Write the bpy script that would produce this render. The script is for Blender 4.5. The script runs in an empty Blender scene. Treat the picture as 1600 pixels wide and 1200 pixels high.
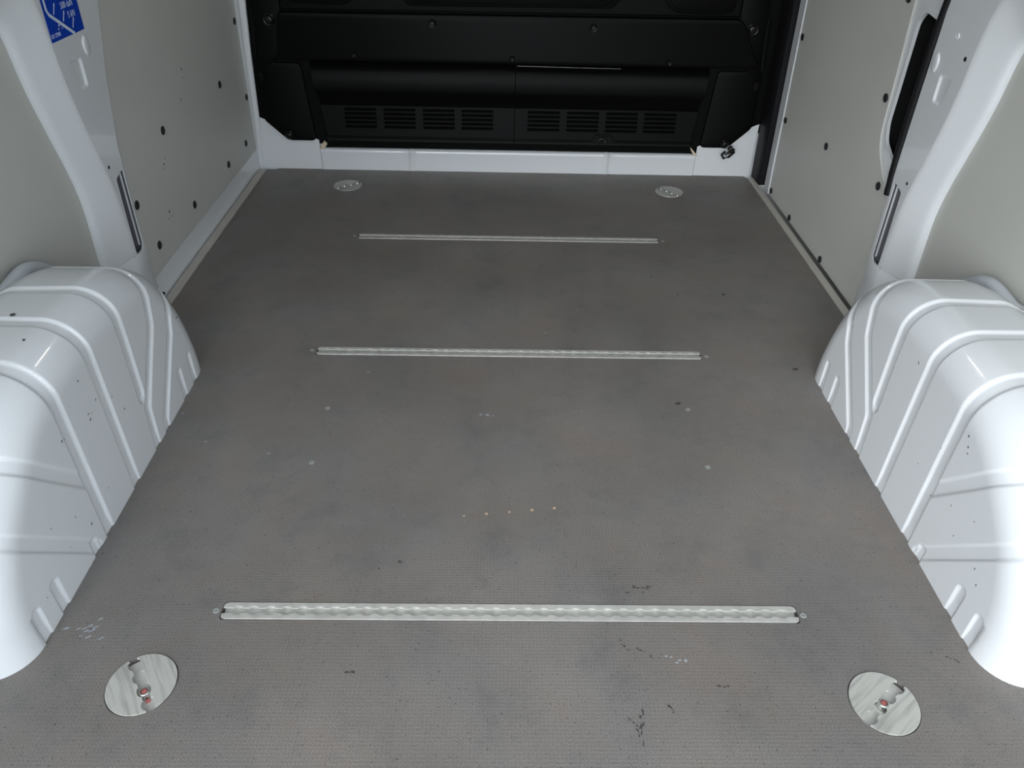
import bpy, bmesh, math, random
from mathutils import Vector, Matrix, Euler
C = bpy.context.scene.collection
SC = bpy.context.scene
PI = math.pi
rnd = random.Random(7)

# ------------------------------------------------------------------ camera
cd = bpy.data.cameras.new('camera'); cam = bpy.data.objects.new('camera', cd); C.objects.link(cam)
cd.sensor_width = 36.0; cd.lens = 26.129; cd.clip_start = 0.02; cd.clip_end = 500
RX, UP, FW = Vector((0.9998, -0.0068, 0.0204)), Vector((-0.0123, 0.5957, 0.8031)), Vector((0.0176, 0.8032, -0.5955))
mx = Matrix((RX, UP, -FW)).transposed().to_4x4(); mx.translation = (-0.0225, 0.0, 0.894)
cam.matrix_world = mx
SC.camera = cam

# ------------------------------------------------------------------ light
w = bpy.data.worlds.new('overcast_sky'); SC.world = w; w.use_nodes = True
nt = w.node_tree; nt.nodes.clear()
wo = nt.nodes.new('ShaderNodeOutputWorld'); bg = nt.nodes.new('ShaderNodeBackground')
tc = nt.nodes.new('ShaderNodeTexCoord'); sep = nt.nodes.new('ShaderNodeSeparateXYZ'); cr = nt.nodes.new('ShaderNodeValToRGB')
nt.links.new(tc.outputs['Generated'], sep.inputs[0]); nt.links.new(sep.outputs[2], cr.inputs[0])
cr.color_ramp.elements[0].color = (0.88, 0.96, 1.03, 1); cr.color_ramp.elements[1].color = (0.90, 0.97, 1.05, 1)
nt.links.new(cr.outputs[0], bg.inputs[0]); bg.inputs[1].default_value = 1.68
nt.links.new(bg.outputs[0], wo.inputs[0])
sd = bpy.data.lights.new('soft_sun', 'SUN'); sun = bpy.data.objects.new('soft_sun', sd); C.objects.link(sun)
sd.energy = 1.55; sd.angle = math.radians(55); sd.color = (0.98, 0.985, 0.98)
sun.rotation_euler = Vector((0.43, 0.90, -0.46)).to_track_quat('-Z', 'Y').to_euler()
vs = SC.view_settings
vs.view_transform = 'Standard'; vs.look = 'None'; vs.gamma = 1.0; vs.use_curve_mapping = False; vs.exposure = 0.6

# ------------------------------------------------------------------ materials
def mat(name, col, rough=0.5, metal=0.0, coat=0.0, spec=0.5, noise=None, bump=None):
    m = bpy.data.materials.new(name); m.use_nodes = True
    n = m.node_tree.nodes; l = m.node_tree.links; b = n['Principled BSDF']
    b.inputs['Base Color'].default_value = (*col, 1); b.inputs['Roughness'].default_value = rough
    b.inputs['Metallic'].default_value = metal; b.inputs['Coat Weight'].default_value = coat
    b.inputs['Coat Roughness'].default_value = 0.035; b.inputs['Specular IOR Level'].default_value = spec
    if noise or bump:
        t = n.new('ShaderNodeTexCoord')
    if noise:                                   # (scale, amount)
        sc, amt = noise
        tx = n.new('ShaderNodeTexNoise'); tx.inputs['Scale'].default_value = sc; tx.inputs['Detail'].default_value = 5
        r = n.new('ShaderNodeValToRGB'); l.new(t.outputs['Object'], tx.inputs['Vector']); l.new(tx.outputs['Fac'], r.inputs[0])
        r.color_ramp.elements[0].position = 0.3; r.color_ramp.elements[1].position = 0.7
        r.color_ramp.elements[0].color = (*[c * (1 - amt) for c in col], 1); r.color_ramp.elements[1].color = (*[min(1, c * (1 + amt)) for c in col], 1)
        l.new(r.outputs[0], b.inputs['Base Color'])
    if bump:                                    # (scale, strength, distance)
        tx = n.new('ShaderNodeTexNoise'); tx.inputs['Scale'].default_value = bump[0]; tx.inputs['Detail'].default_value = 3
        l.new(t.outputs['Object'], tx.inputs['Vector'])
        bp = n.new('ShaderNodeBump'); bp.inputs['Strength'].default_value = bump[1]; bp.inputs['Distance'].default_value = bump[2]
        l.new(tx.outputs['Fac'], bp.inputs['Height']); l.new(bp.outputs[0], b.inputs['Normal'])
    return m

M = {}
M['paint'] = mat('white_paint', (0.71, 0.735, 0.76), 0.26, coat=0.8)
M['lining'] = mat('lining_board', (0.535, 0.54, 0.505), 0.5, noise=(3.0, 0.04), bump=(420, 0.15, 0.0006))
M['black'] = mat('black_plastic', (0.0022, 0.0025, 0.0022), 0.45, spec=0.10, bump=(700, 0.12, 0.0004))
M['fastener'] = mat('black_fastener', (0.012, 0.012, 0.015), 0.35)
M['rubber'] = mat('black_rubber', (0.006, 0.006, 0.007), 0.55, spec=0.25)
M['void'] = mat('dark_cavity', (0.006, 0.006, 0.006), 0.8, spec=0.2)
M['grey_pocket'] = mat('grey_primer', (0.15, 0.15, 0.165), 0.45)
M['steel'] = mat('zinc_steel', (0.55, 0.55, 0.53), 0.32, metal=1.0)
M['chrome'] = mat('glint_metal', (0.92, 0.92, 0.90), 0.16, metal=1.0)  # bright metal for the added domes that imitate glints on the far discs
M['bolt'] = mat('dull_bolt', (0.030, 0.030, 0.029), 0.32, metal=0.85)
M['flange'] = mat('sealed_flange', (0.47, 0.50, 0.53), 0.5)
M['trim'] = mat('edge_strip', (0.47, 0.455, 0.41), 0.55, noise=(8, 0.06))
M['sticker'] = mat('blue_print', (0.004, 0.045, 0.40), 0.35)
M['print'] = mat('pale_print', (0.62, 0.70, 0.80), 0.4)
M['red'] = mat('red_cap', (0.40, 0.11, 0.095), 0.5)
M['chip'] = mat('chipped_paint', (0.045, 0.04, 0.035), 0.7)
M['beige'] = mat('beige_drips', (0.55, 0.40, 0.24), 0.6)
M['scuff'] = mat('rubber_scuff', (0.045, 0.042, 0.04), 0.7)
M['scuffpale'] = mat('pale_scrape', (0.33, 0.36, 0.40), 0.6)
M['screw'] = mat('screw_head', (0.36, 0.38, 0.37), 0.45, metal=0.4)
M['asphalt'] = mat('pale_asphalt', (0.22, 0.22, 0.21), 0.9, noise=(4, 0.2))
M['rail'] = mat('rail_aluminium', (0.62, 0.615, 0.58), 0.46, metal=0.5, noise=(60, 0.10))
M['underfloor'] = mat('primed_underfloor', (0.30, 0.29, 0.27), 0.6)
M['tape'] = mat('torn_tape', (0.62, 0.52, 0.38), 0.7)

def brushed(name, col):
    m = bpy.data.materials.new(name); m.use_nodes = True
    n = m.node_tree.nodes; l = m.node_tree.links; b = n['Principled BSDF']
    b.inputs['Metallic'].default_value = 0.45; b.inputs['Roughness'].default_value = 0.42
    t = n.new('ShaderNodeTexCoord'); mp = n.new('ShaderNodeMapping'); mp.inputs['Scale'].default_value = (9, 110, 1)
    tx = n.new('ShaderNodeTexNoise'); tx.inputs['Scale'].default_value = 1.0; tx.inputs['Detail'].default_value = 4
    r = n.new('ShaderNodeValToRGB'); r.color_ramp.elements[0].position = 0.34; r.color_ramp.elements[1].position = 0.52
    r.color_ramp.elements[0].color = (*[c * 0.66 for c in col], 1); r.color_ramp.elements[1].color = (*col, 1)
    l.new(t.outputs['Object'], mp.inputs[0]); l.new(mp.outputs[0], tx.inputs['Vector']); l.new(tx.outputs['Fac'], r.inputs[0]); l.new(r.outputs[0], b.inputs['Base Color'])
    return m
M['disc'] = brushed('brushed_disc', (0.58, 0.58, 0.54))

def floor_material():
    m = bpy.data.materials.new('grip_plywood'); m.use_nodes = True
    n = m.node_tree.nodes; l = m.node_tree.links; b = n['Principled BSDF']
    t = n.new('ShaderNodeTexCoord')
    def noise(scale, detail, vec=None, rough=0.55):
        x = n.new('ShaderNodeTexNoise'); x.inputs['Scale'].default_value = scale; x.inputs['Detail'].default_value = detail
        x.inputs['Roughness'].default_value = rough; l.new(vec or t.outputs['Object'], x.inputs['Vector']); return x
    def ramp(src, p0, p1, c0, c1):
        r = n.new('ShaderNodeValToRGB'); r.color_ramp.elements[0].position = p0; r.color_ramp.elements[1].position = p1
        r.color_ramp.elements[0].color = (*c0, 1); r.color_ramp.elements[1].color = (*c1, 1); l.new(src, r.inputs[0]); return r
    def mix(kind, fac, a, bb):
        x = n.new('ShaderNodeMix'); x.data_type = 'RGBA'; x.blend_type = kind; x.inputs[0].default_value = fac
        l.new(a, x.inputs[6]); l.new(bb, x.inputs[7]); return x.outputs[2]
    big = noise(2.6, 6, rough=0.62); base = ramp(big.outputs['Fac'], 0.32, 0.70, (0.150, 0.142, 0.135), (0.210, 0.202, 0.195))
    tint = noise(5.5, 4); tr = ramp(tint.outputs['Fac'], 0.40, 0.66, (1.0, 1.0, 1.0), (1.05, 0.985, 0.93))
    col = mix('MULTIPLY', 1.0, base.outputs[0], tr.outputs[0])
    grime = noise(11, 7, rough=0.7); gr = ramp(grime.outputs['Fac'], 0.34, 0.48, (0.80, 0.80, 0.80), (1, 1, 1))
    col = mix('MULTIPLY', 0.7, col, gr.outputs[0])
    fine = noise(620, 2); fr = ramp(fine.outputs['Fac'], 0.36, 0.66, (0.72, 0.71, 0.70), (1.25, 1.24, 1.24))
    col = mix('MULTIPLY', 0.8, col, fr.outputs[0])
    speck = noise(240, 1); sr = ramp(speck.outputs['Fac'], 0.27, 0.33, (0.45, 0.45, 0.45), (1, 1, 1))
    col = mix('MULTIPLY', 0.8, col, sr.outputs[0])
    l.new(col, b.inputs['Base Color'])
    b.inputs['Roughness'].default_value = 0.5; b.inputs['Specular IOR Level'].default_value = 0.4
    # pressed grip pattern: offset rows of small studs
    wv = n.new('ShaderNodeTexWave'); wv.wave_type = 'BANDS'; wv.bands_direction = 'Y'; wv.inputs['Scale'].default_value = 62; wv.inputs['Distortion'].default_value = 0.0
    l.new(t.outputs['Object'], wv.inputs['Vector'])
    wx = n.new('ShaderNodeTexWave'); wx.wave_type = 'BANDS'; wx.bands_direction = 'X'; wx.inputs['Scale'].default_value = 62
    l.new(t.outputs['Object'], wx.inputs['Vector'])
    mm = n.new('ShaderNodeMath'); mm.operation = 'MULTIPLY'; l.new(wv.outputs['Fac'], mm.inputs[0]); l.new(wx.outputs['Fac'], mm.inputs[1])
    ad = n.new('ShaderNodeMath'); ad.operation = 'ADD'; l.new(mm.outputs[0], ad.inputs[0]); l.new(fine.outputs['Fac'], ad.inputs[1])
    bp = n.new('ShaderNodeBump'); bp.inputs['Strength'].default_value = 0.35; bp.inputs['Distance'].default_value = 0.0007
    l.new(ad.outputs[0], bp.inputs['Height']); l.new(bp.outputs[0], b.inputs['Normal'])
    return m
M['floor'] = floor_material()
M['lamp'] = mat('lamp_diffuser', (0.9, 0.9, 0.9), 0.4)
_b = M['lamp'].node_tree.nodes['Principled BSDF']; _b.inputs['Emission Color'].default_value = (1, 0.97, 0.92, 1); _b.inputs['Emission Strength'].default_value = 70.0

# ------------------------------------------------------------------ helpers
def link(o, parent=None, loc=None):
    C.objects.link(o)
    if parent: o.parent = parent
    if loc is not None: o.location = loc
    return o
def thing(name, label, cat, loc=(0, 0, 0), rotz=0.0, group=None):
    o = link(bpy.data.objects.new(name, None), None, loc); o.empty_display_size = 0.05
    o.rotation_euler = (0, 0, rotz); o['label'] = label; o['category'] = cat
    if group: o['group'] = group
    return o
def finish(name, bm, m, parent=None, smooth=False, bevel=0.0, loc=None, fix=True, auto=None):
    if fix: bmesh.ops.recalc_face_normals(bm, faces=bm.faces)
    me = bpy.data.meshes.new(name); bm.to_mesh(me); bm.free(); me.materials.append(M[m])
    o = link(bpy.data.objects.new(name, me), parent, loc)
    if smooth:
        for p in me.polygons: p.use_smooth = True
        if auto is not None: me.set_sharp_from_angle(angle=math.radians(auto))
    if bevel:
        md = o.modifiers.new('edge', 'BEVEL'); md.width = bevel; md.segments = 2; md.limit_method = 'ANGLE'; md.angle_limit = math.radians(40)
    return o
def structure(o): o['kind'] = 'structure'; return o
def box(bm, lo, hi, f=None):
    v = []
    for z in (lo[2], hi[2]):
        for (x, y) in ((lo[0], lo[1]), (hi[0], lo[1]), (hi[0], hi[1]), (lo[0], hi[1])):
            p = (x, y, z); v.append(bm.verts.new(f(*p) if f else p))
    for q in ((0, 3, 2, 1), (4, 5, 6, 7), (0, 1, 5, 4), (1, 2, 6, 5), (2, 3, 7, 6), (3, 0, 4, 7)):
        bm.faces.new([v[i] for i in q])
def prism(bm, poly, a, b, f):
    """polygon (u,v) extruded from w=a to w=b, mapped by f(u,v,w)."""
    A = [bm.verts.new(f(u, v, a)) for u, v in poly]; B = [bm.verts.new(f(u, v, b)) for u, v in poly]
    n = len(poly); bm.faces.new(A); bm.faces.new(B[::-1])
    for i in range(n): bm.faces.new((A[i], B[i], B[(i + 1) % n], A[(i + 1) % n]))
def grid(bm, rows, close=False):
    V = [[bm.verts.new(p) for p in r] for r in rows]
    for i in range(len(V) - 1):
        m = len(V[i])
        for j in range(m if close else m - 1):
            bm.faces.new((V[i][j], V[i + 1][j], V[i + 1][(j + 1) % m], V[i][(j + 1) % m]))
    return V
def lathe(bm, prof, f=lambda x, y, z: (x, y, z), n=20):
    rows = [[f(r * math.cos(2 * PI * k / n), r * math.sin(2 * PI * k / n), z) for k in range(n)] for r, z in prof]
    V = grid(bm, rows, close=True)
    if prof[0][0] > 1e-6: bm.faces.new(V[0])
    if prof[-1][0] > 1e-6: bm.faces.new(V[-1][::-1])
def tube(bm, pts, r, n=10):
    pts = [Vector(p) for p in pts]; rows = []
    up = Vector((1, 0, 0))
    for i, p in enumerate(pts):
        d = (pts[min(i + 1, len(pts) - 1)] - pts[max(i - 1, 0)]).normalized()
        a = d.cross(up)
        if a.length < 1e-4: a = d.cross(Vector((0, 0, 1)))
        a.normalize(); b = d.cross(a)
        rows.append([tuple(p + a * (r * math.cos(2 * PI * k / n)) + b * (r * math.sin(2 * PI * k / n))) for k in range(n)])
    V = grid(bm, rows, close=True); bm.faces.new(V[0]); bm.faces.new(V[-1][::-1])
def plate_mesh(outer, holes, t, bevel=0.0):
    """filled 2-D outline with holes, thickness t, centred on w=0 -> list of verts, faces"""
    cu = bpy.data.curves.new('outline', 'CURVE'); cu.dimensions = '2D'; cu.fill_mode = 'BOTH'; cu.extrude = t / 2 - bevel
    if bevel: cu.bevel_depth = bevel; cu.offset = -bevel; cu.bevel_resolution = 1
    for loop in [outer] + list(holes):
        s = cu.splines.new('POLY'); s.points.add(len(loop) - 1); s.use_cyclic_u = True
        for i, (u, v) in enumerate(loop): s.points[i].co = (u, v, 0, 1)
    o = bpy.data.objects.new('outline', cu); C.objects.link(o)
    dg = bpy.context.evaluated_depsgraph_get(); dg.update()
    me = bpy.data.meshes.new_from_object(o.evaluated_get(dg))
    V = [tuple(v.co) for v in me.vertices]; F = [tuple(p.vertices) for p in me.polygons]
    bpy.data.objects.remove(o); bpy.data.curves.remove(cu); bpy.data.meshes.remove(me)
    return V, F
def plate(name, outer, holes, w0, w1, f, m, parent=None, bevel=0.0, smooth=False):
    V, F = plate_mesh(outer, holes, abs(w1 - w0), bevel); mid = (w0 + w1) / 2
    bm = bmesh.new(); vs_ = [bm.verts.new(f(u, v, mid + w)) for u, v, w in V]
    for q in F:
        try: bm.faces.new([vs_[i] for i in q])
        except ValueError: pass
    bmesh.ops.remove_doubles(bm, verts=bm.verts, dist=1e-5)
    return finish(name, bm, m, parent, smooth=smooth, auto=40 if smooth else None)
def text_mesh(name, body, size, f, parent, m='print', align='LEFT'):
    cu = bpy.data.curves.new('lettering', 'FONT'); cu.body = body; cu.size = size; cu.extrude = 0.00012; cu.align_x = align; cu.resolution_u = 3; cu.space_character = 1.12
    o = bpy.data.objects.new('lettering', cu); C.objects.link(o)
    dg = bpy.context.evaluated_depsgraph_get(); dg.update()
    me = bpy.data.meshes.new_from_object(o.evaluated_get(dg)); bpy.data.objects.remove(o); bpy.data.curves.remove(cu)
    for v in me.vertices: v.co = f(v.co.x, v.co.y, v.co.z)
    me.name = name; me.materials.clear(); me.materials.append(M[m])
    return link(bpy.data.objects.new(name, me), parent)
def arc(cx, cy, r, a0, a1, n=8, ry=None):
    ry = ry or r
    return [(cx + r * math.cos(a0 + (a1 - a0) * i / n), cy + ry * math.sin(a0 + (a1 - a0) * i / n)) for i in range(n + 1)]
def circle(cx, cy, r, n=40): return [(cx + r * math.cos(2 * PI * i / n), cy + r * math.sin(2 * PI * i / n)) for i in range(n)]
def rrect(u0, v0, u1, v1, r, n=4):
    return arc(u1 - r, v1 - r, r, 0, PI / 2, n) + arc(u0 + r, v1 - r, r, PI / 2, PI, n) + arc(u0 + r, v0 + r, r, PI, 1.5 * PI, n) + arc(u1 - r, v0 + r, r, 1.5 * PI, 2 * PI, n)
def roundpoly(pts, r, n=4):
    out = []
    for i, p in enumerate(pts):
        a, b, c = Vector(pts[i - 1]), Vector(p), Vector(pts[(i + 1) % len(pts)])
        d1, d2 = (a - b), (c - b); k = min(r, d1.length * .45, d2.length * .45)
        s, e = b + d1.normalized() * k, b + d2.normalized() * k
        for j in range(n + 1):
            t = j / n; q = s * (1 - t) ** 2 + b * (2 * t * (1 - t)) + e * t * t; out.append((q.x, q.y))
    return out
def smooth_line(pts, it=3, closed=False):
    pts = [Vector(p) for p in pts]
    for _ in range(it):
        q = [pts[0]]
        for a, b in zip(pts, pts[1:]): q += [a * .75 + b * .25, a * .25 + b * .75]
        pts = q + [pts[-1]]
    return pts
def resample(pts, n):
    L = [0]
    for a, b in zip(pts, pts[1:]): L.append(L[-1] + (b - a).length)
    out = []; j = 0
    for i in range(n):
        d = L[-1] * i / (n - 1)
        while j < len(pts) - 2 and L[j + 1] < d: j += 1
        k = (d - L[j]) / max(1e-9, L[j + 1] - L[j]); out.append(pts[j].lerp(pts[j + 1], min(1, max(0, k))))
    return out
def sstep(a, b, x):
    t = min(1, max(0, (x - a) / (b - a))); return t * t * (3 - 2 * t)

LEAN = 0.032
def wall(s):
    """side-wall coordinates: (y, z, off) with off = distance proud of the lining plane"""
    return lambda y, z, off: (s * (0.810 - LEAN * (z - 0.06) - off), y, z)
back = lambda x, z, off: (x, 2.376 - off, z)            # bulkhead coordinates, off = towards the camera
up = lambda u, v, wz: (u, v, wz)

# ================================================================== SETTING
RAILS = (0.6577, 1.3165, 1.8765); RL = 0.410; RW = 0.0137
DISCS = ((-0.4795, 0.544, -0.953), (0.4805, 0.523, 0.672), (-0.5015, 2.235, 0.672), (0.5035, 2.227, -0.89))
DR = 0.0435
floor_out = [(-0.784, 0.02), (0.784, 0.02), (0.784, 2.355), (0.770, 2.375), (-0.745, 2.375), (-0.757, 2.362), (-0.784, 2.362)]
holes = []
for y in RAILS: holes.append(rrect(-RL - 0.0015, y - RW - 0.0012, RL + 0.0015, y + RW + 0.0012, 0.005))
for x, y, a in DISCS: holes.append(circle(x, y, DR + 0.0012, 56))
floor = structure(plate('floor', floor_out, holes, -0.012, 0.0, up, 'floor'))
bm = bmesh.new(); box(bm, (-0.84, 0.02, -0.040), (0.84, 2.39, -0.022)); finish('underfloor_sheet', bm, 'underfloor', floor)

def blob(cx, cy, rx, ry, rot=0.0, n=11, jit=0.35):
    out = []
    for i in range(n):
        a = 2 * PI * i / n; k = 1 + rnd.uniform(-jit, jit); x, y = rx * k * math.cos(a), ry * k * math.sin(a)
        out.append((cx + x * math.cos(rot) - y * math.sin(rot), cy + x * math.sin(rot) + y * math.cos(rot)))
    return out
def floor_marks(name, marks, m):
    bm = bmesh.new()
    for i, b in enumerate(marks): prism(bm, blob(*b), -0.0002, 0.00025 + 0.00001 * (i % 5), up)
    o = finish(name, bm, m, floor); o['kind'] = 'stuff'; return o
for b in ((-0.0403, 0.8488, .0028, .0026), (-0.0026, 0.8535, .0022, .0018), (0.0342, 0.8583, .003, .0028), (0.0714, 0.8631, .0028, .0026), (-0.0766, 0.8441, .0018, .0016)):
    bm = bmesh.new(); prism(bm, blob(*b, n=10, jit=.2), -0.0002, 0.0004, up); finish('paint_drip', bm, 'beige', floor)
marks = []
def streak(x0, y0, x1, y1, n, wd, spread):
    for i in range(n):
        t = i / max(1, n - 1) + rnd.uniform(-.04, .04)
        marks.append((x0 + (x1 - x0) * t + rnd.gauss(0, spread), y0 + (y1 - y0) * t + rnd.gauss(0, spread), wd * rnd.uniform(.5, 1.5), wd * rnd.uniform(.25, .6), math.atan2(y1 - y0, x1 - x0)))
streak(0.164, 0.512, 0.158, 0.470, 9, .0028, .0016); streak(0.150, 0.496, 0.156, 0.488, 4, .0022, .002)
streak(0.199, 0.518, 0.205, 0.510, 5, .0022, .002); streak(0.145, 0.608, 0.185, 0.592, 12, .0016, .004)
streak(0.175, 0.700, 0.205, 0.704, 9, .0022, .003); streak(0.596, 0.5912, 0.6073, 0.5834, 4, .0022, .0004)
streak(0.268, 0.545, 0.285, 0.546, 4, .0020, .0015); streak(-0.2201, 0.563, -0.212, 0.562, 3, .0026, .0012)
for x, y, r in ((0.33, 1.148, .006), (0.5221, 1.5837, .006), (0.41, 1.58, .0035), (0.60, 1.27, .006), (-0.17, 0.748, .003), (-0.45, 1.35, .002), (0.36, 1.67, .003), (0.22, 1.62, .002), (0.62, 1.545, .002), (0.29, 1.335, .002), (0.15, 1.81, .003), (-0.20, 0.735, .0022)):
    marks.append((x, y, r, r * .7, rnd.uniform(0, 3)))
floor_marks('scuff_marks', marks, 'scuff')
pale = []
for i in range(16): pale.append((-0.5863 + rnd.gauss(0, .012), 0.627 + rnd.gauss(0, .006), .004, .0009, .55))
for i in range(9): pale.append((rnd.uniform(-.062, -.03), 1.105 + rnd.gauss(0, .002), .003, .0008, 0.0))
for i in range(6): pale.append((rnd.uniform(.20, .235), 0.585 + rnd.gauss(0, .004), .002, .0012, 0.3))
for x, y in ((-0.55, 1.02), (-.43, .99), (-.62, 1.1), (0.69, 2.18), (0.08, 1.40), (0.16, 1.50), (-0.29, 1.24)): pale.append((x, y, .0022, .0018, 0))
floor_marks('pale_scrapes', pale, 'scuffpale')
proto = None
for x, y in ((-0.4191, 0.6579), (0.4184, 0.6565), (-0.4215, 1.3184), (0.4224, 1.3137), (-0.4215, 1.8765), (0.4236, 1.8735), (-0.3504, 1.1202), (-0.349, 0.9669), (0.3488, 0.966), (0.3459, 1.1294)):
    if proto is None:
        bm = bmesh.new(); lathe(bm, [(0.0046, -0.002), (0.0048, 0.0004), (0.0036, 0.0010), (0.0012, 0.0006), (0.0010, -0.0004)], n=16)
        proto = finish('screw', bm, 'screw', floor, smooth=True, auto=35, loc=(x, y, 0))
    else:
        o = proto.copy(); C.objects.link(o); o.location = (x, y, 0)

# edge strips beside the floor
def strip(name, x0, x1, y0, y1):
    bm = bmesh.new(); box(bm, (x0, y0, -0.004), (x1, y1, 0.006)); return structure(finish(name, bm, 'trim', bevel=0.0015))
strip('trim_1', -0.8035, -0.7845, 1.10, 2.345); strip('trim_2', 0.7845, 0.8005, 1.10, 2.338)

# side walls: outer sheet, lining boards, fasteners
def wall_shell(s, name):
    f = wall(s)
    o = plate(name, [(0.02, -0.03), (2.40, -0.03), (2.40, 1.37), (0.02, 1.37)], [], -0.062, -0.050, f, 'paint')
    return structure(o)
wall_left = wall_shell(-1, 'wall_left'); wall_right = wall_shell(1, 'wall_right')

fast_mesh = None
def fastener(s, y, z, off, parent, k=1.0):
    global fast_mesh
    if fast_mesh is None:
        bm = bmesh.new(); lathe(bm, [(0.0098, -0.001), (0.0102, 0.0006), (0.0088, 0.0022), (0.0045, 0.0030), (0.0040, 0.0021), (0.0010, 0.0018)], n=20)
        o = finish('fastener', bm, 'fastener', parent, smooth=True, auto=45); fast_mesh = o.data
    else:
        o = link(bpy.data.objects.new('fastener', fast_mesh), parent)
    o.location = wall(s)(y, z, off + 0.0004)
    n = Vector((-s, 0, -LEAN)).normalized(); o.rotation_euler = n.to_track_quat('Z', 'Y').to_euler(); o.scale = (k, k, k)
    return o
def wall_marks(s, pts, off, parent, m='scuff'):
    bm = bmesh.new(); f = wall(s)
    for y, z, r in pts: prism(bm, blob(y, z, r, r * .6, rnd.uniform(0, 3), 8), off - .0002, off + .0003, f)
    o = finish('scuff_marks', bm, m, parent); o['kind'] = 'stuff'

# left front board (lower sill of bare white metal shows under it)
f = wall(-1)
pl_ = plate('lining_panel', roundpoly([(1.498, 0.062), (2.374, 0.061), (2.374, 1.30), (1.498, 1.30)], .006), [], -0.005, 0.0, f, 'lining', wall_left, bevel=0.001)
for y, z in ((1.722, .329), (1.571, .115), (1.81, .112), (2.1, .111), (2.278, .112), (2.14, .321), (2.351, .229), (2.348, .442), (1.515, .236), (1.73, .62), (2.12, .60), (2.348, .66)): fastener(-1, y, z, 0, pl_)
wall_marks(-1, [(1.69, .262, .0035), (1.70, .272, .002), (1.68, .255, .002), (1.66, .158, .004), (1.65, .145, .002), (1.672, .142, .002), (1.86, .36, .003), (1.90, .42, .003), (1.905, .40, .002)], 0, pl_)
bm = bmesh.new()
grid(bm, [[f(y, z, o_) for z, o_ in ((-0.03, 0.004), (0.002, 0.004), (0.010, 0.001), (0.064, -0.004), (0.075, -0.012), (0.075, -0.05))] for y in (1.30, 1.6, 2.0, 2.374)])
finish('sill', bm, 'paint', wall_left, smooth=True, auto=30)
bm = bmesh.new(); prism(bm, blob(1.522, .012, .009, .006, 0, 10, .2), .0035, .0048, f); finish('drain_hole', bm, 'void', wall_left)
# rear boards beside the wheel arches
for s, wl_, pts in ((-1, wall_left, ((1.313, .646), (1.326, .524), (1.375, .352), (1.400, .192), (1.06, .62), (.80, .64))), (1, wall_right, ((1.318, .637), (1.333, .515), (1.382, .345), (1.409, .184), (1.06, .62), (.80, .64)))):
    f = wall(s)
    p_ = plate('lining_panel', roundpoly([(0.12, 0.03), (1.475, 0.03), (1.475, 1.30), (0.12, 1.30)], .01), [], -0.040, -0.035, f, 'lining', wl_, bevel=0.001)
    for y, z in pts: fastener(s, y, z, -0.035, p_, 1.05)
# corner post between the left board and the bulkhead
bm = bmesh.new()
rows = []
for z, xi in ((-0.02, .797), (0.0, .797), (.080, .790), (.156, .783), (.319, .775), (.493, .763), (1.0, .738), (1.36, .720)):
    xo = 0.810 - LEAN * (z - .06) + .008; xm = (xo * .45 + xi * .55)
    rows.append([(-xo, 2.40, z), (-xo, 2.374, z), (-xm - .004, 2.371, z), (-xm, 2.3665, z), (-xi - .004, 2.3675, z), (-xi, 2.371, z), (-xi, 2.40, z)])
grid(bm, rows)
finish('corner_post', bm, 'paint', wall_left, smooth=True, auto=50)

# back wall: white sheet, sill bar and gussets
V_ = [(-0.83, -0.03), (0.83, -0.03), (0.80, 1.37), (-0.80, 1.37)]
wall_back = structure(plate('wall_back', V_, [], -0.020, -0.006, back, 'paint'))
bm = bmesh.new()
prof = [(-.006, -0.03), (.006, -0.03), (.006, .050), (.0075, .058), (.0065, .064), (.002, .068), (-.006, .069)]
rows = []
xs = sorted([-.604 + 1.209 * i / 60 for i in range(61)] + [c + d for c in (-.313, .317) for d in (-.014, -.009, -.005, 0, .005, .009, .014)])
for x in xs:
    r = []
    for k, (o_, z) in enumerate(prof):
        b_ = max(math.exp(-((x + .313) / .0075) ** 2), math.exp(-((x - .317) / .0075) ** 2))
        g = b_ * (0.007 if 2 <= k <= 5 else 0)
        r.append(back(x, z + (b_ * .004 if k >= 4 else 0), o_ + g))
    rows.append(r)
grid(bm, rows); finish('sill_bar', bm, 'paint', wall_back, smooth=True, auto=50)
for a, b in ((-.800, -.6055), (.6065, .792)):
    sg = -1 if a < 0 else 1
    poly = [(a, -.03), (b, -.03), (b, .095), (a, .17)] if sg < 0 else [(a, -.03), (b, -.03), (b, .17), (a, .095)]
    plate('gusset', poly, [], -.006, .0035, back, 'paint', wall_back, bevel=0.001)
bm = bmesh.new(); prism(bm, [(-.606, .066), (-.596, .085), (-.588, .094), (-.580, .084), (-.590, .070)], .004, .0085, back); finish('torn_tape', bm, 'tape', wall_back)
bm = bmesh.new(); prism(bm, [(.600, .066), (.588, .082), (.583, .094), (.594, .084), (.612, .066)], .004, .0085, back); finish('torn_tape', bm, 'tape', wall_back)

# ceiling, outside ground
bm = bmesh.new(); box(bm, (-.80, 0.02, 1.36), (.80, 2.40, 1.38))
ceiling = structure(finish('ceiling', bm, 'paint'))
bm = bmesh.new()
for y in (.5, 1.0, 1.5, 2.0): box(bm, (-.76, y - .03, 1.335), (.76, y + .03, 1.361)); 
finish('roof_bow', bm, 'paint', ceiling, bevel=.006)
bm = bmesh.new(); box(bm, (-40, -40, -.66), (40, 40, -.62)); structure(finish('ground', bm, 'asphalt'))

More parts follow.
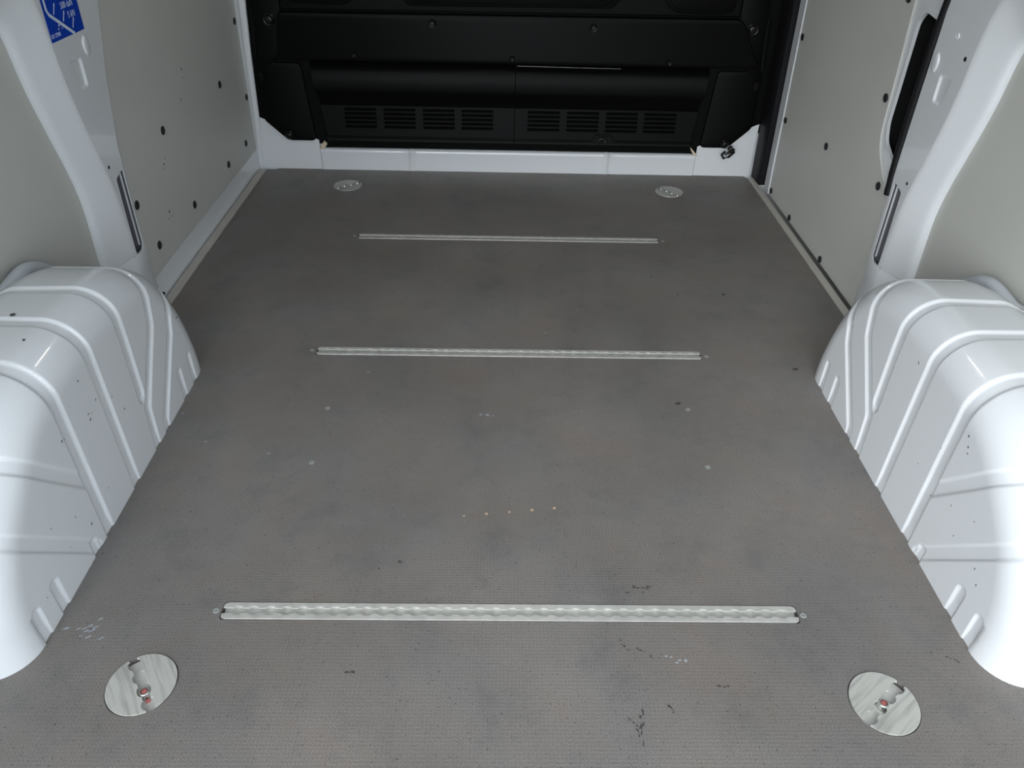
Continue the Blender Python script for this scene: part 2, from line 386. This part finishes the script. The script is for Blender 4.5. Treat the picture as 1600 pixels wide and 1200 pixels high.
# ================================================================== WHEEL ARCHES
INNER = [(0.602, -0.02), (0.602, 0.03), (0.604, 0.085), (0.640, 0.150), (0.700, 0.200), (0.760, 0.240), (0.840, 0.258), (0.95, 0.2605), (1.05, 0.256), (1.115, 0.238), (1.165, 0.195), (1.200, 0.130), (1.220, 0.060), (1.226, 0.02), (1.226, -0.02)]
R_F = 0.058; X_F = 0.630; X_W = 0.832
GROOVES = [  # polyline in the unrolled (y, z) plane, half width, depth
    ([(0.806, -0.05), (0.806, 0.9)], 0.0125, 0.0042),
    ([(0.912, -0.05), (0.912, 0.9)], 0.0125, 0.0042),
    ([(1.008, 0.112), (1.012, 0.22), (1.014, 0.9)], 0.0120, 0.0042),
    ([(1.003, -0.05), (1.014, 0.080), (1.104, 0.192), (1.112, 0.225), (1.128, 0.28), (1.20, 0.55)], 0.0115, 0.0040),
    ([(1.046, -0.05), (1.058, 0.020), (1.160, 0.140), (1.172, 0.170), (1.200, 0.215), (1.40, 0.45)], 0.0115, 0.0040),
    ([(0.800, 0.112), (0.735, 0.190), (0.40, 0.60)], 0.0120, 0.0026),
    ([(0.768, 0.006), (0.650, 0.145), (0.30, 0.56)], 0.0120, 0.0026),
    ([(0.7625, -0.03), (0.7625, 0.020)], 0.0095, 0.0045),
    ([(0.661, -0.03), (0.661, 0.050)], 0.0105, 0.0040), ([(0.612, -0.03), (0.612, 0.050)], 0.0105, 0.0040),
    ([(1.203, -0.03), (1.203, 0.058)], 0.0105, 0.0036), ([(1.151, -0.03), (1.151, 0.056)], 0.0105, 0.0036)]
def groove_depth(u, v):
    best = 0.0
    for pts, hw, dep in GROOVES:
        for (ax, ay), (bx, by) in zip(pts, pts[1:]):
            if u < min(ax, bx) - hw or u > max(ax, bx) + hw or v < min(ay, by) - hw or v > max(ay, by) + hw: continue
            dx, dy = bx - ax, by - ay
            t = min(1, max(0, ((u - ax) * dx + (v - ay) * dy) / (dx * dx + dy * dy)))
            d = math.hypot(u - ax - t * dx, v - ay - t * dy)
            if d < hw: best = max(best, dep * (1 - sstep(hw - 0.0038, hw, d)))
    return best * (0.55 + 0.45 * sstep(0.0, 0.03, v))
def arch_surface():
    N = 520
    P = resample(smooth_line([Vector(p) for p in INNER], 4), N)
    rows = []
    for i, p in enumerate(P):
        a, b = P[max(0, i - 1)], P[min(N - 1, i + 1)]; t = (b - a).normalized(); n = Vector((-t.y, t.x))
        row = []
        nt_ = 16
        for k in range(nt_):                                            # top: from the wall inwards
            x = X_W + (X_F + R_F - X_W) * k / nt_
            run = R_F * PI / 2 + (x - X_F - R_F)
            g = groove_depth(p.x + n.x * run, p.y + n.y * run)
            dip = 0.022 * sstep(.77, .832, x)
            q = p + n * (R_F - g - dip); row.append((x, q.x, q.y))
        for k in range(13):                                             # rounded edge
            an = PI / 2 * (1 - k / 12); run = R_F * an
            g = groove_depth(p.x + n.x * run, p.y + n.y * run); rr = R_F - g
            q = p + n * (rr * math.sin(an)); row.append((X_F + R_F - rr * math.cos(an), q.x, q.y))
        sp = Vector((0.62 + (1.205 - 0.62) * i / (N - 1), -0.02))
        for k in range(1, 66):                                          # flat face
            q = p.lerp(sp, k / 65); row.append((X_F + groove_depth(q.x, q.y), q.x, q.y))
        rows.append(row)
    return rows
ARCH = arch_surface()
def wheel_arch(s, label):
    t = thing('wheel_arch', label, 'wheel arch', (s * 0.73, 0.92, 0.0), group='wheel arches')
    bm = bmesh.new()
    grid(bm, [[(s * x - s * .73, y - .92, z) for x, y, z in r] for r in ARCH])
    bmesh.ops.recalc_face_normals(bm, faces=bm.faces)
    o = finish('housing', bm, 'paint', t, smooth=True, fix=False)
    # outer flange peeping over the top at the wall
    bm = bmesh.new()
    path = smooth_line([Vector((s * xx - s * .73, yy - .92, zz)) for xx, yy, zz in ((.818, .72, .243), (.817, .84, .272), (.815, .95, .280), (.815, 1.03, .284), (.815, 1.075, .291), (.815, 1.112, .294), (.815, 1.145, .282), (.816, 1.18, .254), (.817, 1.225, .215), (.818, 1.27, .15))], 2)
    tube(bm, path, 0.0115, 12); finish('flange', bm, 'flange', t, smooth=True)
    return t
arch_l = wheel_arch(-1, 'white ribbed metal wheel arch on the left, below the pillar with the blue sticker')
arch_r = wheel_arch(1, 'white ribbed metal wheel arch on the right, beside the sliding door pillar')
def chips(s, root, face, top):
    bm = bmesh.new()
    for y, z, r in face:
        dd = groove_depth(y, z)
        r *= .62; prism(bm, blob(y, z, r, r * .45, rnd.uniform(.3, 1.2), 8), -.0004, .0004, lambda u, v, w_: (s * (X_F + dd - w_) - s * .73, u - .92, v))
    for x, y, z, r in top:
        r *= .75; prism(bm, blob(x, y, r, r * .8, 0, 9), -.0012, .0006, lambda u, v, w_: (s * u - s * .73, v - .92, z + w_))
    o = finish('paint_chips', bm, 'chip', root); o['kind'] = 'stuff'
chips(-1, arch_l, [(.868, .246, .003), (.788, .201, .0035), (.795, .197, .002), (.89, .195, .003), (.862, .19, .003), (.862, .18, .004), (.87, .186, .002), (.774, .05, .004), (.70, .12, .002), (.95, .13, .003), (.93, .17, .002), (.75, .09, .0025), (1.20, .15, .003), (1.19, .12, .002), (1.15, .17, .0015), (.64, .05, .0015), (.72, .06, .0015), (.84, .06, .002)], [(.727, .929, .3195, .0045), (.757, .93, .3195, .004), (.681, .868, .3165, .003)])
chips(1, arch_r, [(.78, .235, .0035), (.772, .222, .003), (.768, .214, .0025), (.944, .245, .0035), (.819, .179, .002), (.70, .15, .002), (.72, .10, .002), (.66, .10, .003), (.645, .085, .003), (.75, .13, .002), (.85, .12, .0015), (1.17, .17, .002), (.80, .10, .002)], [])

# ================================================================== PILLARS
def pillar(s, label, inner_edge):
    f0 = wall(s); base = f0(1.42, 0.0, 0.0)
    t = thing('pillar', label, 'pillar', base, group='body pillars')
    f = lambda y, z, o_: tuple(a - b for a, b in zip(f0(y, z, o_), base))
    PR = 0.004; BK = -0.036
    Lp = [(.150, 1.372), (.18, 1.372), (.246, 1.374), (.30, 1.374), (.36, 1.362), (.445, 1.334), (.53, 1.308), (.60, 1.297), (.640, 1.285)]
    Rp = [(.150, 1.455), (.18, 1.452), (.23, 1.446), (.30, 1.437), (.36, 1.420), (.440, 1.393), (.53, 1.370), (.60, 1.362), (.655, 1.352)]
    Lpts = [Vector((y, z)) for z, y in Lp] + [Vector((1.262, .655)), Vector((1.20, .660)), Vector((0.9, .662))]
    Rpts = [Vector((y, z)) for z, y in Rp] + [Vector((1.325, .715)), Vector((1.24, .742)), Vector((0.9, .742))]
    Ls, Rs = resample(smooth_line(Lpts, 2), 60), resample(smooth_line(Rpts, 2), 60)
    RIDGE = ((0, 0), (0, .16), (.02, .25), (.06, .33), (.12, .40), (.25, .50), (.4, .61), (.55, .72), (.7, .83), (.80, .905), (.88, .955), (.94, .985), (1, 1))
    bm = bmesh.new(); rows = []
    for a, b in zip(Ls, Rs):
        r = [f(a.x, a.y, BK - .004)]
        for j in range(13):
            lt_, dp_ = RIDGE[j]; q = a.lerp(b, lt_); r.append(f(q.x, q.y, BK + (PR - BK) * dp_))
        rows.append(r)
    grid(bm, rows); finish('post', bm, 'paint', t, smooth=True)
    # flat face with slot and pressed handle-shaped recess
    slot = roundpoly([(1.4535, .318), (1.4885, .326), (1.4905, .158), (1.478, .147), (1.4535, .150)], .006)
    ang = math.atan2
    circ = (1.4745, .564, .0185)
    emb = roundpoly([(1.402, .552), (1.446, .552), (1.446, .500), (1.412, .500)], .008, 5)
    # union outline: circle + rounded tab, joined through a short neck
    union = emb
    r_in = [(p.x, p.y) for p in Rs if p.y > .148 and p.x > 1.3]
    tail = [(p.x, p.y) for p in Rs if p.x <= 1.3]
    outer = [(1.4555, .149)] + r_in[1:] + tail + [(0.9, 1.30)] + [(1.58, 1.30)] + inner_edge
    plate('face_plate', outer, [slot, union], PR - .002, PR, f, 'paint', t)
    bm = bmesh.new()
    cxr, czr = 1.428, .526
    def inset(p, k):
        y, z = p
        return (cxr + (y - cxr) * (1 - k / .022), czr + (z - czr) * (1 - k / .026))
    R0 = [f(y, z, PR) for y, z in union]; R1 = [f(*inset(p, .0012), PR - .0008) for p in union]; R2 = [f(*inset(p, .0042), PR - .0040) for p in union]
    V = grid(bm, [R0, R1, R2], close=True); bmesh.ops.triangle_fill(bm, use_beauty=True, edges=[e for e in bm.edges if e.is_boundary and all(v in V[2] for v in e.verts)])
    finish('pressed_recess', bm, 'paint', t, smooth=True, auto=22)
    bm = bmesh.new(); lathe(bm, [(circ[2], 0), (circ[2] - .0012, .0016), (circ[2] - .0035, .0030), (circ[2] - .006, .0034), (.001, .0034)], lambda a, b, c_: f(circ[0] + a * .62, circ[1] + b, PR + c_ - .0003), 28)
    finish('pressed_boss', bm, 'paint', t, smooth=True, auto=50)
    # pocket behind the slot
    bm = bmesh.new()
    o_, i_ = [(1.447, .140), (1.4925, .140), (1.4925, .334), (1.447, .334)], None
    V0 = [bm.verts.new(f(y, z, PR - .0022)) for y, z in o_]; V1 = [bm.verts.new(f(y, z, -.034)) for y, z in o_]
    for i in range(4): bm.faces.new((V0[i], V0[(i + 1) % 4], V1[(i + 1) % 4], V1[i]))
    bm.faces.new(V1)
    finish('slot_pocket', bm, 'grey_pocket', t)
    bm = bmesh.new(); prism(bm, roundpoly([(1.4815, .322), (1.4845, .322), (1.4865, .158), (1.4835, .158)], .001, 1), -.020, PR - .0045, f); finish('slot_lip', bm, 'grey_pocket', t)
    bm = bmesh.new(); prism(bm, roundpoly([(1.4805, .320), (1.4822, .320), (1.4842, .158), (1.4825, .158)], .0005, 1), PR - .0060, PR - .0025, f); finish('slot_rim', bm, 'paint', t)
    # foot below the weld seam
    bm = bmesh.new(); rows = []
    for k, (z, d) in enumerate(((.1485, .0025), (.146, .0008), (.10, .0008), (.05, .0008), (-.02, .0008))):
        r = [f(1.375, z, BK - .004)]
        for lt_, dp_ in RIDGE: r.append(f(1.373 + (1.456 - 1.373) * lt_, z, BK + (PR - d - BK) * dp_))
        ye = 1.503 + .09 * max(0, .13 - z)
        r += [f(ye - .002, z, PR - d), f(ye, z, PR - d - .001), f(ye, z, -.03)]
        rows.append(r)
    grid(bm, rows); finish('foot', bm, 'paint', t, smooth=True, auto=60)
    return t, f, PR
pil_l, fl_, PR = pillar(-1, 'white painted body pillar on the left wall carrying the blue load sticker', [(1.600, .72), (1.560, .62), (1.520, .50), (1.493, .37), (1.491, .23), (1.5005, .149)])
pil_r, fr_, PR = pillar(1, 'white painted body pillar on the right wall edged by black door seal', [(1.489, .72), (1.491, .62), (1.496, .50), (1.500, .37), (1.5005, .23), (1.5005, .149)])
def small_hole(s, f, root, y, z, r, m='fastener', name='screw_hole'):
    bm = bmesh.new(); prism(bm, circle(y, z, r, 14), PR - .001, PR + .0005, f); return finish(name, bm, m, root)
small_hole(-1, fl_, pil_l, 1.437, .348, .0035); small_hole(1, fr_, pil_r, 1.442, .341, .0035); small_hole(1, fr_, pil_r, 1.382, .591, .0042)
bm = bmesh.new(); lathe(bm, [(.0055, 0), (.0055, .0012), (.0042, .0020), (.0030, .0012), (.0008, .0010)], lambda x, y, z: fr_(1.428 + x, .619 + y, PR + z), 16); finish('press_stud', bm, 'paint', pil_r, smooth=True, auto=40)
# left return flange on the wide upper pillar face
bm = bmesh.new()
E_ = [(1.600, .72), (1.560, .62), (1.520, .50), (1.493, .37), (1.491, .23), (1.5005, .149)]
grid(bm, [[fl_(y, z, PR), fl_(y + .003, z, PR - .001), fl_(y + .004, z, -.03)] for y, z in [(1.60, 1.3)] + E_]); finish('return_edge', bm, 'paint', pil_l, smooth=True, auto=40)
bm = bmesh.new()
E_ = [(1.489, 1.3), (1.489, .72), (1.491, .62), (1.496, .50), (1.500, .37), (1.5005, .23), (1.5005, .149)]
grid(bm, [[fr_(y, z, PR), fr_(y + .001, z, PR - .0005), fr_(y + .0015, z, -.03)] for y, z in E_]); finish('return_edge', bm, 'paint', pil_r, smooth=True, auto=40)

# blue sticker
fw = wall(-1); b0 = fw(1.424, .59, PR + .0006)
st = thing('sticker', 'blue load limit sticker with white lettering on left pillar', 'sticker', b0)
f = lambda y, z, o_: tuple(a - b for a, b in zip(fw(y, z, PR + .0006 + o_), b0))
plate('backing', rrect(1.3645, .5905, 1.4835, .76, .0015, 2), [], 0, .0003, f, 'sticker', st)
def bar(name, pts, wd):
    bm = bmesh.new()
    L_, R_ = [], []
    for i, p in enumerate(pts):
        a, b = Vector(pts[max(0, i - 1)]), Vector(pts[min(len(pts) - 1, i + 1)]); d = (b - a).normalized(); n = Vector((-d.y, d.x)) * wd / 2
        L_.append((p[0] + n.x, p[1] + n.y)); R_.append((p[0] - n.x, p[1] - n.y))
    prism(bm, L_ + R_[::-1], .0003, .0005, f); return finish(name, bm, 'print', st)
bar('outline_stripe', [(1.374, .75), (1.374, .640), (1.379, .632), (1.446, .5905)], .0055)
for y0, z0, y1, z1 in ((1.404, .645, 1.394, .630), (1.429, .629, 1.419, .615), (1.455, .614, 1.445, .600)):
    bar('arrow', [(y0, z0), (y1, z1)], .0022)
    dy, dz = y0 - y1, z0 - z1; L_ = math.hypot(dy, dz); dy /= L_; dz /= L_
    bm = bmesh.new(); prism(bm, [(y0 + dy * .002, z0 + dz * .002), (y0 - dy * .003 - dz * .0026, z0 - dz * .003 + dy * .0026), (y0 - dy * .003 + dz * .0026, z0 - dz * .003 - dy * .0026)], .0003, .0005, f); finish('arrow_head', bm, 'print', st)
text_mesh('lettering', '500 daN', .0150, lambda u, v, w_: f(1.4220 + u * .74, .6335 + v, .0004 + w_), st)
text_mesh('lettering', '5 kN', .0150, lambda u, v, w_: f(1.4390 + u * .76, .6165 + v, .0004 + w_), st)
text_mesh('lettering', 'ISO 27956', .0092, lambda u, v, w_: f(1.3668 + u * .74, .5965 + v, .0004 + w_), st)
for y, z, r in ((1.401, .612, .0022), (1.397, .607, .0016), (1.409, .606, .0013)):
    bm = bmesh.new(); prism(bm, circle(y, z, r, 10), .0003, .0005, f); finish('pictogram', bm, 'print', st)

# ================================================================== SLIDING DOOR (right)
f = wall(1)
hole = roundpoly([(1.500, .628), (1.582, .632), (1.602, .610), (1.608, .41), (1.595, .376), (1.548, .352), (1.500, .335)], .012)
door = structure(plate('door_1', [(1.4975, .003), (2.278, .003), (2.278, 1.30), (1.4975, 1.30)], [hole], -.012, -.005, f, 'paint'))
edge = smooth_line([Vector(p) for p in ((1.4985, .004), (1.4985, .27), (1.503, .282), (1.540, .300), (1.592, .340), (1.616, .375), (1.620, .43), (1.622, .52), (1.630, .65), (1.635, .9), (1.63, 1.28))], 2)
outl = [(2.2165, .004), ] + [(2.2165, 1.28)] + [(p.x, p.y) for p in edge[::-1]]
dp = plate('lining_panel', outl, [], -.005, -.0015, f, 'lining', door, bevel=.001)
for y, z in ((1.636, .455), (1.56, .289), (1.747, .016), (2.008, .016), (1.875, .269), (2.195, .236), (2.195, .022), (2.196, .461), (1.654, .644), (2.19, .66), (1.88, .66)): fastener(1, y, z, 0, dp, .92)
bm = bmesh.new(); box(bm, (2.218, .004, -.006), (2.222, 1.29, .0015), lambda y, z, o_: f(y, z, o_)); finish('panel_edge_bead', bm, 'paint', door)
bm = bmesh.new()
o_ = [(1.486, .325), (1.612, .325), (1.612, .645), (1.486, .645)]
V0 = [bm.verts.new(f(y, z, -.0122)) for y, z in o_]; V1 = [bm.verts.new(f(y, z, -.046)) for y, z in o_]
for i in range(4): bm.faces.new((V0[i], V0[(i + 1) % 4], V1[(i + 1) % 4], V1[i]))
bm.faces.new(V1); finish('cavity_liner', bm, 'void', door)
bm = bmesh.new(); prism(bm, roundpoly([(1.513, .634), (1.568, .640), (1.575, .634), (1.513, .626)], .002, 2), -.005, -.001, f); finish('pressed_edge', bm, 'paint', door)
# rubber seals
seal = thing('door_seal', 'black rubber seal strip along the right pillar at the sliding door edge', 'seal', f(1.502, .30, 0), group='door seals')
b0 = Vector(f(1.502, .30, 0))
bm = bmesh.new(); path = smooth_line([Vector(f(y, z, .0015)) - b0 for y, z in ((1.5050, .292), (1.5115, .36), (1.5115, .45), (1.5075, .55), (1.5035, .62), (1.491, .70), (1.46, .80), (1.40, .90))], 2)
tube(bm, path, .0095, 12); finish('bulb', bm, 'rubber', seal, smooth=True)
bm = bmesh.new(); rows = []
for p in path: rows.append([tuple(p + Vector((.004, .006, 0))), tuple(p + Vector((.002, .016, 0))), tuple(p + Vector((.012, .017, 0)))])
grid(bm, rows); finish('lip', bm, 'rubber', seal, smooth=True)
s2 = thing('door_seal', 'black upright seal strip in the far right corner beside the bulkhead', 'seal', (.80, 2.33, 0.0), group='door seals')
del s2['group']; del seal['group']
bm = bmesh.new(); rows = []
for z in (.004, .3, .7, 1.0, 1.33):
    x = .800 - .031 * z; rows.append([(x + .03 - .8, 2.370 - 2.33, z), (x - .8, 2.370 - 2.33, z), (x - .003 - .8, 2.362 - 2.33, z), (x - .001 - .8, 2.335 - 2.33, z), (x - .003 - .8, 2.325 - 2.33, z), (x - .001 - .8, 2.292 - 2.33, z), (x + .003 - .8, 2.286 - 2.33, z), (x + .03 - .8, 2.286 - 2.33, z)])
grid(bm, rows); finish('strip', bm, 'rubber', s2, smooth=True, auto=40)

# ================================================================== BULKHEAD
BB = (0, 2.376, 0.085)
bk = thing('bulkhead', 'black moulded plastic bulkhead closing off the far end of the load space', 'partition', BB)
f = lambda x, z, o_: (x, -o_, z - .085)
plate('main_panel', [(-.709, .0835), (-.60, .0835), (-.597, .0715), (.604, .0715), (.608, .0735), (.717, .0735), (.786, .141), (.803, .141), (.796, .35), (.790, .523), (.765, 1.33), (-.722, 1.33), (-.763, .493), (-.775, .319), (-.7835, .1565)], [], -.004, .003, f, 'black', bk, bevel=.001)
def pad(name, pts, o0, o1, r, m='black', bev=.003):
    return plate(name, roundpoly(pts, r, 6), [], o0, o1, f, m, bk, bevel=bev, smooth=True)
pad('cross_beam', [(-.690, .340), (.745, .340), (.672, .474), (-.672, .470)], .003, .034, .02, bev=.006)
bm = bmesh.new(); prism(bm, [(-.665, .4715), (.668, .4755), (.668, .4785), (-.665, .4745)], .003, .022, f); finish('beam_ledge', bm, 'black', bk, bevel=.001)
for s in (-1, 1):
    pad('side_column', [(s * .665, .36), (s * .755, .30), (s * .742, .60), (s * .735, 1.3), (s * .665, 1.3)], .003, .016, .02)
    pad('side_flap', [(s * .612, .095), (s * .700, .095), (s * .768, .16), (s * .765, .328), (s * .630, .328)], .003, .014, .015)
    pad('edge_block', [(s * .757, .335), (s * .770, .335), (s * .758, .475), (s * .745, .475)], .003, .011, .003, bev=.001)
    pad('latch_block', [(s * .744, .275), (s * .764, .275), (s * .763, .300), (s * .744, .300)], .014, .020, .003, bev=.001)
for pts in ([(-.655, .492), (-.47, .487), (-.428, .53), (-.428, .90), (-.655, .90)], [(-.312, .489), (.292, .492), (.318, .52), (.318, .90), (-.312, .90)], [(.470, .484), (.648, .484), (.648, .90), (.405, .90), (.405, .56)]):
    pad('upper_pad', pts, .003, .013, .03)
    c = [(sum(p[0] for p in pts) / len(pts)), (sum(p[1] for p in pts) / len(pts))]
    ins = [(c[0] + (x - c[0]) * .93, c[1] + (z - c[1]) * .95) for x, z in pts]; pad('upper_pad_centre', ins, .013, .016, .03, bev=.0015)
# lower housing, two halves
def cover(x0, x1, flare0, flare1, hole_x):
    prof = [(.003, .334), (.024, .318), (.030, .310), (.036, .262), (.032, .250), (.012, .222), (.010, .214), (.018, .2085)]
    low = [(.028, .1185), (.034, .112), (.036, .108), (.036, .104), (.008, .0985), (.006, .076), (.002, .072)]
    bm = bmesh.new()
    def X(x, z): k = (.33 - z) * .14; return x + (k if flare0 and x == x0 else (-k if flare1 and x == x1 else 0))
    for pr in (prof, low):
        grid(bm, [[f(X(x0, z) + (X(x1, z) - X(x0, z)) * i / 10, z, o_) for o_, z in pr] for i in range(11)])
    for x in (x0, x1):
        A = [bm.verts.new(f(X(x, z), z, o_)) for o_, z in prof + low]; B = [bm.verts.new(f(X(x, z), z, .002)) for o_, z in prof + low]
        for i in range(len(A) - 1): bm.faces.new((A[i], A[i + 1], B[i + 1], B[i]))
    o = finish('lower_cover', bm, 'black', bk, smooth=True, auto=35)
    # vent panel with louvred slots
    vf = lambda u, v, w_: f(u, v, .018 + (.2085 - v) / .09 * .010 + w_)
    a, b = X(x0, .16), X(x1, .16)
    hs = []
    for g0, g1 in hole_x:
        for k in range(5):
            z = .1985 - k * .0128; hs.append(rrect(g0, z - .0036, g1, z + .0036, .0034, 3))
    vo = [(X(x0, .2085), .2085), (X(x1, .2085), .2085), (X(x1, .1185), .1185), (X(x0, .1185), .1185)]
    vp = plate('vent_panel', vo, hs, -.0025, 0, vf, 'black', bk)
    for g0, g1 in hole_x:
        for k in range(5):
            z = .1985 - k * .0128
            bm = bmesh.new(); prism(bm, [(.0006, z - .0050), (.0030, z - .0042), (-.0060, z + .0030), (-.0075, z + .0024)], g0 + .001, g1 - .001, lambda u, v, w_: vf(w_, v, u)); finish('louvre', bm, 'black', vp)
cover(-.600, .0145, True, False, [(-.512, -.412), (-.391, -.291), (-.270, -.170), (-.150, -.050)])
cover(.0165, .604, False, True, [(.056, .158), (.178, .280), (.300, .402), (.420, .522)])
# bolts
def bolt(x, z, o_, r, rim=True, name='bolt', m='bolt'):
    bm = bmesh.new()
    pr = [(r * 1.0, 0), (r, .003), (r * .86, .005), (r * .72, .0045), (r * .62, .0025), (r * .60, .007), (r * .45, .0085), (r * .25, .0085), (r * .2, .006), (r * .05, .006)]
    lathe(bm, pr, lambda a, b, c_: f(x + a, z + b, o_ + c_), 18); return finish(name, bm, m, bk, smooth=True, auto=40)
for x in (-.701, .708): bolt(x, .446, .016, .017)
for x, z in ((-.227, .448), (.239, .445)): bolt(x, z, .034, .0115)
for x, z in ((-.460, .360), (.005, .3565), (.471, .3545)): bolt(x, z, .034, .0085)
for x, z in ((-.695, .112), (.690, .108)): bolt(x, z, .014, .0135)
bm = bmesh.new(); prism(bm, [(.7105, .083), (.722, .094), (.712, .106), (.700, .094)], .012, .030, f); finish('clip', bm, 'fastener', bk, bevel=.002)
bm = bmesh.new(); tube(bm, [f(.693, .088, .026), f(.682, .079, .030), (lambda p: p)(f(.690, .068, .032)), f(.705, .073, .032), f(.722, .090, .028)], .0042, 8); finish('clip_cord', bm, 'rubber', bk, smooth=True)
for k in range(3):
    bm = bmesh.new(); tube(bm, [f(.692 + k * .008, .080 + k * .004, .034), f(.704 + k * .008, .093 + k * .003, .034)], .0026, 8); finish('clip_rib', bm, 'bolt', bk, smooth=True)
# centre catch: trapezoid recess and hook
tb = [(.252, .1085), (.262, .124), (.272, .1375), (.321, .1375), (.331, .124), (.342, .1085)]
plate('catch_surround', tb, [], .0275, .0325, lambda x, z, o_: f(x, z, o_ - (z - .108) * .06), 'black', bk, bevel=.001)
plate('catch_recess', [(.266, .109), (.275, .131), (.318, .131), (.328, .109)], [], .032, .0335, lambda x, z, o_: f(x, z, o_ - (z - .108) * .06), 'void', bk)
bm = bmesh.new(); tube(bm, smooth_line([Vector(f(x, z, .037)) for x, z in ((.280, .110), (.283, .121), (.292, .1265), (.303, .1255), (.307, .119), (.300, .114))], 2), .0035, 8); finish('catch_hook', bm, 'bolt', bk, smooth=True)
bm = bmesh.new(); prism(bm, [(.020, .3365), (.33, .334), (.33, .3345), (.020, .3371)], .030, .0355, f); finish('gap_highlight', bm, 'steel', bk)  # pale strip added in place of the line of light along the gap

# ================================================================== FLOOR RAILS
PITCH = 0.02285
def track(y, label):
    t = thing('lashing_rail', label, 'rail', (0, y, 0.0), group='lashing rails in the floor'); del t['group']
    n = 35; x0 = -PITCH * (n - 1) / 2
    for sg in (-1, 1):
        inner = []
        for i in range(n):
            cx = x0 + i * PITCH; inner += [(cx + .0066 * math.cos(a), sg * (.0040 + .0034 * math.sin(a))) for a in [PI * k / 6 for k in range(6, -1, -1)]]
        poly = [(-RL, sg * .0050)] + inner + [(RL, sg * .0050), (RL + 0.0, sg * .0085), (RL - .001, sg * .0115), (RL - .006, sg * .0137), (-RL + .006, sg * .0137), (-RL + .001, sg * .0115), (-RL, sg * .0085)]
        plate('flange', poly, [], -.0015, .0012, up, 'rail', t, bevel=.0004)
    bm = bmesh.new()
    grid(bm, [[(x, yy, z) for yy, z in ((-.0125, -.0014), (-.0115, -.004), (-.008, -.0062), (.008, -.0062), (.0115, -.004), (.0125, -.0014))] for x in (-RL, -.2, 0, .2, RL)])
    finish('channel', bm, 'rail', t, smooth=True)
    for sg in (-1, 1):
        bm = bmesh.new(); box(bm, (sg * RL - .0008, -.0048, -.0060), (sg * RL + .0008, .0048, -.0022)); finish('end_stop', bm, 'chip', t)
    return t
track(RAILS[0], 'aluminium lashing rail across the floor, nearest of three, between the studded discs')
track(RAILS[1], 'middle aluminium lashing rail across the floor, between the two wheel arches')
track(RAILS[2], 'farthest aluminium lashing rail across the floor, nearest the bulkhead')

# ================================================================== LASHING DISCS
def disc(x, y, a, label, fitting, n):
    t = thing('lashing_disc', label, 'lashing point', (x, y, 0.0), a, 'round lashing points'); del t['group']
    n_ = 4; xs_ = [(-1.5 + i) * .0222 for i in range(4)]
    def side(sg):
        inner = []
        for cx in xs_: inner += [(cx + .0078 * math.cos(q), sg * (.0048 + .0036 * math.sin(q))) for q in [PI * k / 6 for k in range(6, -1, -1)]]
        a0 = math.asin(.0056 / DR)
        rim = [(DR * math.cos(q), sg * DR * math.sin(q)) for q in [a0 + (PI - 2 * a0) * k / 36 for k in range(37)]]
        return inner[::-1] + rim[::-1] if False else inner + rim
    for sg in (-1, 1):
        plate('plate_half', side(sg), [], -.002, .0016, up, 'disc', t, bevel=.0004)
    bm = bmesh.new()
    grid(bm, [[(xx, yy, z) for yy, z in ((-.0115, -.0018), (-.0105, -.0048), (-.007, -.0068), (.007, -.0068), (.0105, -.0048), (.0115, -.0018))] for xx in (-.0415, 0, .0415)])
    finish('channel', bm, 'rail', t, smooth=True)
    if fitting == 'stud':
        fx = n
        bm = bmesh.new(); lathe(bm, [(.0070, -.006), (.0072, .0010), (.0060, .0028), (.0044, .0028), (.0040, .0012), (.0038, -.002)], lambda p, q, z: (fx + p, q, z), 20); finish('stud_ring', bm, 'steel', t, smooth=True, auto=50)
        bm = bmesh.new(); lathe(bm, [(.0037, -.003), (.0036, .0012), (.0028, .0018), (.0006, .0015)], lambda p, q, z: (fx + p, q, z), 16); finish('stud_cap', bm, 'red', t, smooth=True, auto=50)
        bm = bmesh.new(); box(bm, (fx + .0080, -.0030, -.009), (fx + .0125, .0030, -.0045)); finish('stud_foot', bm, 'red', t, bevel=.001)
    else:
        for cx in xs_:  # shiny domes added to stand in for sky reflections on the slot-hole edges
            bm = bmesh.new(); lathe(bm, [(.0054, -.0094), (.0054, -.0010), (.0046, .0014), (.0030, .0030), (.0008, .0036)], lambda p, q, z: (cx + p, q, z), 12); finish('glint_dome', bm, 'chrome', t, smooth=True, auto=50)
    return t
disc(*DISCS[0], 'round brushed metal lashing disc with red stud in the left foreground', 'stud', .0135)
disc(*DISCS[1], 'round brushed metal lashing disc with shiny ringed stud in the right foreground', 'stud', -.0015)
disc(*DISCS[2], 'round lashing disc with added glint domes at the far left of the floor before the bulkhead', 'glint_domes', 0)
disc(*DISCS[3], 'round lashing disc with added glint domes at the far right of the floor before the bulkhead', 'glint_domes', 0)

# ================================================================== CEILING LAMP (above the frame; its glint shows on the arches)
lt = thing('ceiling_lamp', 'slim white load space lamp under the roof', 'lamp', (0, 1.75, 1.335))
bm = bmesh.new(); box(bm, (-.022, -.15, -.012), (.022, .15, 0.0)); finish('housing', bm, 'paint', lt, bevel=.003)
bm = bmesh.new(); box(bm, (-.006, -.14, -.018), (.006, .14, -.0122)); finish('diffuser', bm, 'lamp', lt, bevel=.002)
